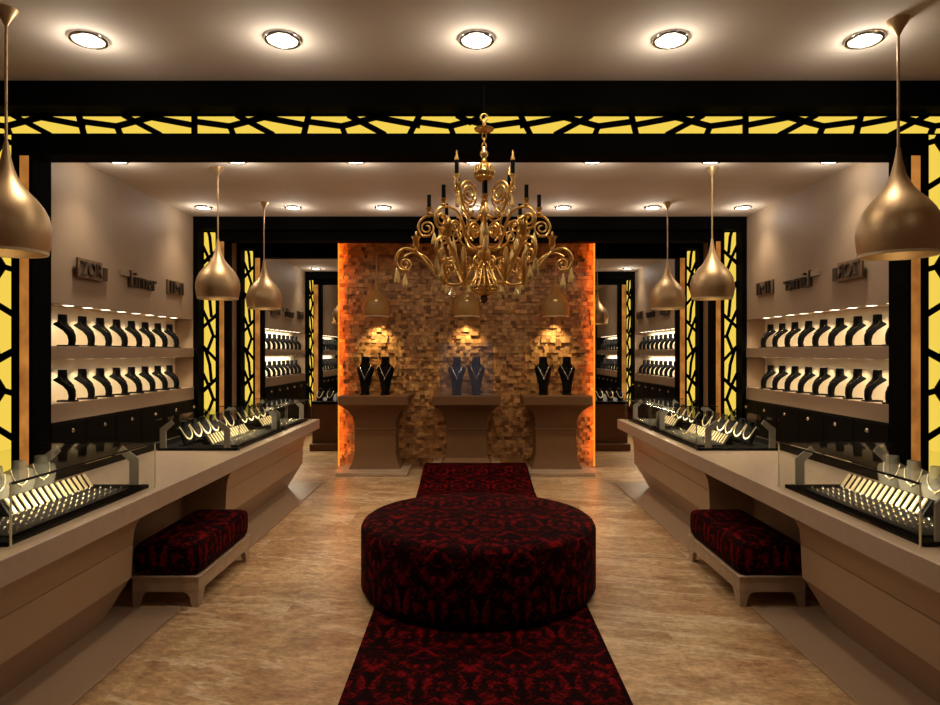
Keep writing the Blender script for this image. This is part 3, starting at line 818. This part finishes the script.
# ------------------------------------------------------------------ stone wall pedestals and cases
def pedestal(x0, x1, sd):
    yf, yb = 9.05, 9.68; cx = (x0+x1)/2
    t = thing('display_pedestal', (cx, (yf+yb)/2, .131 if sd == 'middle' else .05), 'brown flared display pedestal before the stone wall, %s of three' % sd, 'pedestal', 'pedestals before the stone wall')
    B(x0, x1, yf, yb, .965, 1.09).build('top', M['pedestal'], t, bevel=.006)
    rings = []
    for ins, insf, z in ((.12, .14, .131), (.155, .17, .165)) if sd == 'middle' else ((.12, .14, .05), (.155, .17, .11)):
        rings.append([(x0+ins, yf+insf, z), (x1-ins, yf+insf, z), (x1-ins, yb, z), (x0+ins, yb, z)])
    for ins, insf, z in ( (.185, .2, .20), (.195, .21, .30), (.195, .21, .60), (.195, .21, .62), (.19, .205, .72), (.165, .18, .80), (.12, .14, .87), (.05, .07, .93), (.01, .02, .965)):
        rings.append([(x0+ins, yf+insf, z), (x1-ins, yf+insf, z), (x1-ins, yb, z), (x0+ins, yb, z)])
    Mb().loft(rings).build('body', M['pedestal'], t, smooth=30)
    B(x0+.185, x1-.185, yf+.2, yb, .612, .622).build('seam', M['knee'], t, smooth=0)
    return t
PX = ((-1.838, -.863, 'left'), (-.53, .43, 'middle'), (.746, 1.71, 'right'))
bust_tall = Proto(make_bust(TALL, 'velvet', (.065, -.055, .06)))
bust_bluereflect = Proto(make_bust(TALL, 'velvet_bluereflect', (.065, -.055, .06)))
neck_tall = Proto(make_necklace(TALL, .42, .25, .085, .0055, 'silver', True, .02))
for x0, x1, sd in PX:
    o = B(x0-.005, x1+.005, 8.9, 9.7, 0, .13 if sd == 'middle' else .05).build('pedestal_platform', M['platform'], bevel=.006)
    tag(o, 'low stone platform under the %s pedestal of the stone wall' % sd, 'platform', 'platforms under the pedestals')
    pedestal(x0, x1, sd)
    cx = (x0+x1)/2; gx0, gx1 = (x0+.13, x1-.17) if sd == 'left' else ((x0+.1, x1-.1) if sd == 'middle' else (x0+.10, x1-.10)); gy0, gy1 = 9.10, 9.58; h = .56 if sd == 'middle' else .58
    g = thing('glass_display_case', (cx, 9.34, 1.09), '%s glass case holding two busts on the %s pedestal' % ('bluish tinted' if sd == 'middle' else 'clear', sd), 'display case', 'glass cases on the pedestals')
    gm = M['glassmilk'] if sd == 'middle' else M['glass']; zt = 1.09+.74
    B(gx0, gx1, gy0, gy0+.006, 1.09, zt).build('front_pane', gm, g, smooth=0)
    B(gx0, gx1, gy1-.006, gy1, 1.09, zt).build('back_pane', M['glass'], g, smooth=0)
    for x in (gx0, gx1-.006): B(x, x+.006, gy0+.007, gy1-.007, 1.09, zt).build('side_pane', M['glass'], g, smooth=0)
    B(gx0, gx1, gy0, gy1, zt, zt+.006).build('top_pane', M['glass'], g, smooth=0)
    mid = (gx0+gx1)/2
    for q, dx in enumerate((-.14, .15) if sd == 'left' else ((-.14, .14) if sd == 'middle' else (-.17, .17))):
        pr = bust_bluereflect if sd == 'middle' else bust_tall
        nm = ('left', 'right')[q]
        pr.put((mid+dx, 9.36, 1.09), -pi/2, 'tall %s necklace bust, %s of the pair on the %s pedestal' % ('reflection tinted black' if sd == 'middle' else 'black', nm, sd), 'tall busts on the pedestals')
        neck_tall.put((mid+dx, 9.36, 1.09), -pi/2, 'silver necklace on the %s bust of the %s pedestal' % (nm, sd), 'silver necklaces on the pedestals')

# ------------------------------------------------------------------ carpet, ottoman, benches
def uv_box(sx=1.0):
    def f(me):
        l = me.uv_layers.new(name='UVMap')
        for p in me.polygons:
            n = p.normal
            for li in p.loop_indices:
                c = me.vertices[me.loops[li].vertex_index].co
                if abs(n.z) > .6: q = (c.x, c.y)
                elif abs(n.x) > abs(n.y): q = (c.y, c.z)
                else: q = (c.x, c.z)
                l.data[li].uv = q
    return f
def uv_drum(cx, cy, R):
    def f(me):
        l = me.uv_layers.new(name='UVMap')
        for p in me.polygons:
            n = p.normal; pc = p.center
            for li in p.loop_indices:
                c = me.vertices[me.loops[li].vertex_index].co
                if abs(n.z) > .6: q = (c.x, c.y)
                else:
                    a = math.atan2(c.x-cx, -(c.y-cy)); a0 = math.atan2(pc.x-cx, -(pc.y-cy))
                    if a-a0 > pi: a -= 2*pi
                    if a-a0 < -pi: a += 2*pi
                    q = (a*R, c.z+.2)
                l.data[li].uv = q
    return f
cm = Mb(); cx0, cx1 = -.635, .785
path = [(.9, .0), (7.6, 0), (7.9, .008), (8.2, .035), (8.55, .092), (8.75, .122), (8.88, .134), (9.185, .134)]
prof = [(p[0], p[1]+.008) for p in path] + [(9.185, .1305), (8.88, .1305), (8.75, .119), (8.55, .089), (8.2, .032), (7.9, .005), (7.6, .0), (.9, .0)]
cm.prism(prof, 'x', cx0, cx1)
tag(cm.build('carpet_runner', M['damask'], smooth=0, uv=uv_box()), 'long dark red and black damask carpet runner down the middle of the floor', 'carpet')
OX, OY, OR, OH = .060, 4.75, .845, .51
pr_ = [(OR-.05, .008), (OR-.02, .02), (OR, .055), (OR, .12), (OR, .3), (OR, OH-.055), (OR-.012, OH-.028), (OR-.04, OH-.008), (OR-.08, OH), (OR*.6, OH+.004), (OR*.3, OH+.006), (.001, OH+.006)]
tag(Mb().lathe(pr_, 72, (OX, OY, 0)).build('round_ottoman', M['damask'], smooth=50, uv=uv_drum(OX, OY, OR)), 'big round drum ottoman in dark red damask standing on the carpet runner', 'ottoman')
def bench(s, side):
    bc = -.022 if s < 0 else .008; xi, xo = s*1.79+bc, s*2.235+bc; y0, y1 = 4.34, 5.34
    x0, x1 = min(xi, xo), max(xi, xo); cx, cy = (x0+x1)/2, (y0+y1)/2
    t = thing('upholstered_bench', (cx, cy, 0), 'low bench with dark red damask cushion and pale wooden frame at the %s counter' % side, 'bench', 'benches at the counters')
    fr = Mb().box(x0, x1, y0, y1, .098, .20)
    fr.build('frame', M['wood'], t, bevel=.006)
    B(x0-.008, x1+.008, y0-.008, y1+.008, .195, .207).build('frame_moulding', M['wood'], t, bevel=.004)
    for fx in (0, 1):
        for fy in (0, 1):
            xa = x0 if fx == 0 else x1; ya = y0 if fy == 0 else y1; dx = 1 if fx == 0 else -1; dy = 1 if fy == 0 else -1
            L = Mb()
            prof = [(0, .0), (.04, .0), (.05, .025), (.055, .06), (.07, .085), (.095, .099), (0, .099)]
            L.prism([(xa+dx*(p[0]+.003), p[1]) for p in prof], 'y', ya+dy*.001, ya+dy*.028)
            L.prism([(ya+dy*(p[0]+.029), p[1]) for p in prof], 'x', xa+dx*.001, xa+dx*.028)
            L.build('leg', M['wood'], t)
    # cushion: rounded, slightly puffed box
    rings = []; n = 72
    def rr(w_, l_, r, z):
        out = []
        for k in range(n):
            a = 2*pi*k/n; e = 18.0
            ca, sa = cos(a), sin(a)
            d = (abs(ca)**e + abs(sa)**e)**(-1/e)
            out.append((cx+w_*ca*d, cy+l_*sa*d, z))
        return out
    w_, l_ = (x1-x0)/2, (y1-y0)/2
    for ins, z in ((.02, .207), (.004, .225), (-.002, .27), (-.004, .33), (.0, .385), (.010, .405), (.028, .418), (.07, .427), (.16, .432)):
        rings.append(rr(w_-ins, l_-ins, .05, z))
    Mb().loft(rings).build('seat_cushion', M['damask'], t, smooth=60, uv=uv_box())
for side, s in SIDES: bench(s, side)

# ------------------------------------------------------------------ chandelier
CX, CY = .087, 4.0; K = CY/F
ch = thing('chandelier', (CX, CY, CAMZ+(352.5-300)*K), 'ornate golden chandelier with scrolling arms and black candles hanging before the portal', 'chandelier')
def zz(y): return CAMZ+(352.5-y)*K
def lat_px(pts, n=20): return Mb().lathe([(max(r*K, .0001), zz(y)) for r, y in pts], n, (CX, CY, 0))
Mb().tube([(CX, CY, zz(118)), (CX, CY, zz(86)), (CX, CY+.04, zz(84)), (CX, P1, zz(84))], .006, 8).build('suspension_bracket', M['portal'], ch)
hook = [(CX+K*(3.5*sin(a)), CY, zz(117.5)+K*3.5*cos(a)) for a in [2*pi*k/16 for k in range(16)]]
Mb().tube(hook, .006, 8, closed=True).build('hook', M['gold'], ch, smooth=60)
lat_px([(1, 127), (2, 124), (1.5, 121)], 10).build('loop', M['gold'], ch)
lat_px([(1.5, 132.5), (6, 132), (9.5, 130), (10, 128.6), (8, 127.8), (3, 126.5), (1, 125)]).build('canopy', M['gold'], ch)
for q, y in enumerate((136, 141, 146)):
    pts = []
    for k in range(14):
        a = 2*pi*k/14; d = (K*2.0*cos(a), 0) if q % 2 == 0 else (0, K*2.0*cos(a))
        pts.append((CX+d[0], CY+d[1], zz(y)+K*3.4*sin(a)))
    Mb().tube(pts, .0045, 6, closed=True).build('chain_link', M['gold'], ch, smooth=60)
lat_px([(1, 163), (3.2, 161), (2, 159), (4.2, 155), (4.0, 152), (2.2, 149), (1.6, 147)], 14).build('vase', M['gold'], ch)
# filigree ball: meridian hoops and a bumpy core
fb = Mb(); R = 10*K; zc = zz(172.5)
for k in range(9):
    a = pi*k/9
    fb.tube([(CX+R*cos(a)*sin(t), CY+R*sin(a)*sin(t), zc+R*.95*cos(t)) for t in [2*pi*i/24 for i in range(24)]], .0055, 6, closed=True)
for zf in (-.5, 0, .5):
    rr_ = R*sqrt(1-zf*zf)
    fb.tube([(CX+rr_*cos(t), CY+rr_*sin(t), zc+R*zf) for t in [2*pi*i/28 for i in range(28)]], .006, 6, closed=True)
fb.lathe([(.0001, -R*.75), (R*.45, -R*.6), (R*.7, 0), (R*.45, R*.6), (.0001, R*.75)], 16, (CX, CY, zc))
fb.build('filigree_ball', M['gold'], ch, smooth=60)
lat_px([(2, 196), (2, 183), (1, 182)], 12).build('black_column', M['candle'], ch)
lat_px([(1.5, 222), (4, 219), (5.4, 214), (5, 209), (2.5, 206), (3.6, 203), (2, 200), (3, 197), (2, 195.5)]).build('upper_baluster', M['gold'], ch)
lat_px([(3, 246), (4.6, 244), (5.0, 240), (4.4, 232), (4.0, 226), (2.6, 222), (1.5, 221)]).build('crystal_column', M['crystal'], ch)
lat_px([(3, 268), (5, 265), (3.2, 262), (6.2, 257), (6.6, 252), (4.5, 248), (5.5, 246), (3, 245)]).build('hub', M['gold'], ch)
bell = Mb()
for k in range(16):
    a = 2*pi*k/16
    P = spline([(4, 266), (6, 271), (10, 279), (13.5, 286), (13.5, 290), (9, 293), (4, 295)], 4)
    bell.tube([(CX+p[0]*K*cos(a), CY+p[0]*K*sin(a), zz(p[1])) for p in P], .0065, 6)
for r, y in ((6, 271), (10, 279), (13.6, 286.5), (13.4, 290)):
    bell.tube([(CX+r*K*cos(t), CY+r*K*sin(t), zz(y)) for t in [2*pi*i/28 for i in range(28)]], .006, 6, closed=True)
bell.lathe([(.0001, zz(295)), (4*K, zz(294)), (4*K, zz(267)), (.0001, zz(266))], 12, (CX, CY, 0))
bell.build('basket', M['gold'], ch, smooth=60)
lat_px([(.2, 303.2), (3.2, 302), (4.8, 298.6), (3.2, 295.2), (1, 294.2)], 16).build('finial', M['ruby'], ch)

def arm_at(ang): return Matrix.Translation((CX, CY, 0)) @ Matrix.Rotation(ang, 4, 'Z')
def P3d(pts): return [(p[0]*K, 0, zz(p[1])) for p in pts]
def drop_mb(r, y0, y1, w_=3.1):
    h = y1-y0
    m = Mb().lathe([(.0001, zz(y1)), (w_*K*.9, zz(y1-.3)), (w_*K, zz(y1-h*.18)), (w_*K*.55, zz(y0+h*.45)), (w_*K*.2, zz(y0+h*.25)), (.0001, zz(y0+h*.2))], 8, (r*K, 0, 0))
    return m
def hang(r, y0, y1): return Mb().tube([(r*K, 0, zz(y0)), (r*K, 0, zz(y0+(y1-y0)*.28))], .0018, 5)
def scroll(cx, cy, r0, turns, start, dirn=1, n=26, r1=.25):
    return [(cx + (r0+(r0*r1-r0)*k/n)*cos(start+dirn*2*pi*turns*k/n), cy + (r0+(r0*r1-r0)*k/n)*sin(start+dirn*2*pi*turns*k/n)) for k in range(n+1)]
def arm(kind, ang):
    X = arm_at(ang)
    def part(m, name, mt, par, sm=60): return m.xf(X).build(name, M[mt], par, smooth=sm)
    if kind == 'low':
        m = Mb()
        m.tube(P3d(spline([(4,262),(12,268),(18,279),(28,285),(42,281),(55,266),(67,252.5),(77,248.5),(85,252),(88,261),(84,269),(77,270)], 6)), .0088, 8)
        m.tube(P3d(scroll(79, 264.5, 7, 1.6, .9, 1)), .006, 7)
        m.tube(P3d(spline([(46,277),(55,261),(64,254),(73,253.5),(80,257)], 5)), .006, 7)
        m.tube(P3d(scroll(14, 263, 7.5, 1.5, 2.2, -1)), .0065, 7)
        m.tube(P3d(scroll(33, 268, 9, 1.5, 1.3, -1)), .006, 7)
        a = part(m, 'arm', 'gold', ch)
        part(Mb().lathe([(1.6*K, zz(252)), (2.2*K, zz(249)), (1.4*K, zz(247.5)), (3.4*K, zz(245.5)), (3.0*K, zz(240)), (5*K, zz(236.5)), (3.8*K, zz(236.5)), (2*K, zz(241)), (.0001, zz(243))], 14, (68*K, 0, 0)), 'candle_cup', 'gold', a)
        part(Mb().lathe([(1.1*K, zz(236)), (1.3*K, zz(233)), (.0001, zz(231))], 8, (68*K, 0, 0)).tube([(68*K,0,zz(243)), (68*K,0,zz(235))], .006, 6), 'candle_pin', 'gold', a)
        for r, y0, y1 in ((87, 262, 283), (79, 270, 288), (32, 284, 297)):
            d = drop_mb(r, y0, y1); hk = hang(r, y0, y1); d.v += []
            part(d, 'crystal_drop', 'crystal', a, 0); part(hk, 'drop_hook', 'gold', a)
        part(Mb().lathe([(1.5*K, zz(285)), (3*K, zz(280)), (2.2*K, zz(274)), (3.6*K, zz(270)), (2*K, zz(264)), (3*K, zz(258)), (1.2*K, zz(252))], 10, (40*K, 0, 0)) , 'leaf_cluster', 'gold', a)
    elif kind == 'mid':
        m = Mb()
        m.tube(P3d(spline([(4,247),(12,249),(20,246),(26,237),(30,226),(38,217),(50,214.5),(61,218),(66,227),(62,235.5),(54,236)], 6)), .0078, 8)
        m.tube(P3d(scroll(57.5, 228, 8, 1.6, 1.2, 1)), .006, 7)
        m.tube(P3d(scroll(13, 231, 8, 1.75, 1.2, -1)), .007, 7)
        m.tube(P3d(spline([(24,240),(21,230),(24,218),(18,213),(15,208)], 5)), .006, 7)
        m.tube(P3d(scroll(40, 232, 7, 1.6, 2.6, 1)), .0055, 7)
        a = part(m, 'arm', 'gold', ch)
        part(Mb().lathe([(1.2*K, zz(217)), (2.6*K, zz(213.5)), (1.3*K, zz(212)), (3.0*K, zz(209)), (3.0*K, zz(207.5)), (.0001, zz(207.5))], 12, (55*K, 0, 0)), 'candle_cup', 'gold', a)
        part(Mb().lathe([(2.0*K, zz(207.5)), (2.0*K, zz(195)), (.0001, zz(194.6))], 12, (55*K, 0, 0)), 'candle', 'candle', a)
        for r, y0, y1 in ((50, 229, 244), (42, 240, 257)):
            part(drop_mb(r, y0, y1, 3.0), 'crystal_drop', 'crystal', a, 0); part(hang(r, y0, y1), 'drop_hook', 'gold', a)
    else:
        m = Mb()
        m.tube(P3d(spline([(3,214),(12,219),(24,215),(31,205),(33,195),(38,190)], 6)), .0068, 8)
        m.tube(P3d(scroll(21, 196, 13, 2.2, 1.4, -1, 40)), .0065, 7)
        m.tube(P3d(scroll(37, 196, 5, 1.4, 3.0, 1)), .005, 7)
        a = part(m, 'arm', 'gold', ch)
        part(Mb().lathe([(1.2*K, zz(193)), (2.8*K, zz(189)), (1.4*K, zz(187)), (3.2*K, zz(183)), (3.0*K, zz(181.5)), (.0001, zz(181.5))], 12, (38*K, 0, 0)), 'candle_cup', 'gold', a)
        part(Mb().lathe([(2.0*K, zz(181.5)), (2.0*K, zz(168)), (.0001, zz(167.6))], 12, (38*K, 0, 0)), 'candle', 'candle', a)
        part(Mb().lathe([(2.3*K, zz(168)), (2.0*K, zz(165.5)), (1.0*K, zz(163)), (.9*K, zz(160)), (.0001, zz(158))], 10, (38*K, 0, 0)), 'candle_tip', 'gold', a)
        part(drop_mb(37, 200, 213, 2.2), 'crystal_drop', 'crystal', a, 0); part(hang(37, 200, 213), 'drop_hook', 'gold', a)
for k in range(6): arm('low', 2*pi*k/6)
for k in range(8): arm('mid', 2*pi*k/8)
for k in range(4): arm('top', pi/4+2*pi*k/4)

# ------------------------------------------------------------------ world, camera, view
w = bpy.data.worlds.new('World'); SC.world = w; w.use_nodes = True
w.node_tree.nodes['Background'].inputs[0].default_value = (.02, .016, .012, 1)
w.node_tree.nodes['Background'].inputs[1].default_value = .5
cam = bpy.data.cameras.new('Camera'); co = bpy.data.objects.new('Camera', cam); COL.objects.link(co)
co.location = (0, 0, CAMZ); co.rotation_euler = (pi/2, 0, 0)
cam.sensor_width = 36; cam.lens = 36*F/940; cam.clip_start = .05; cam.clip_end = 100
SC.camera = co
vs = SC.view_settings
vs.view_transform = 'Standard'; vs.look = 'None'; vs.exposure = 0.0; vs.gamma = 1.0; vs.use_curve_mapping = False
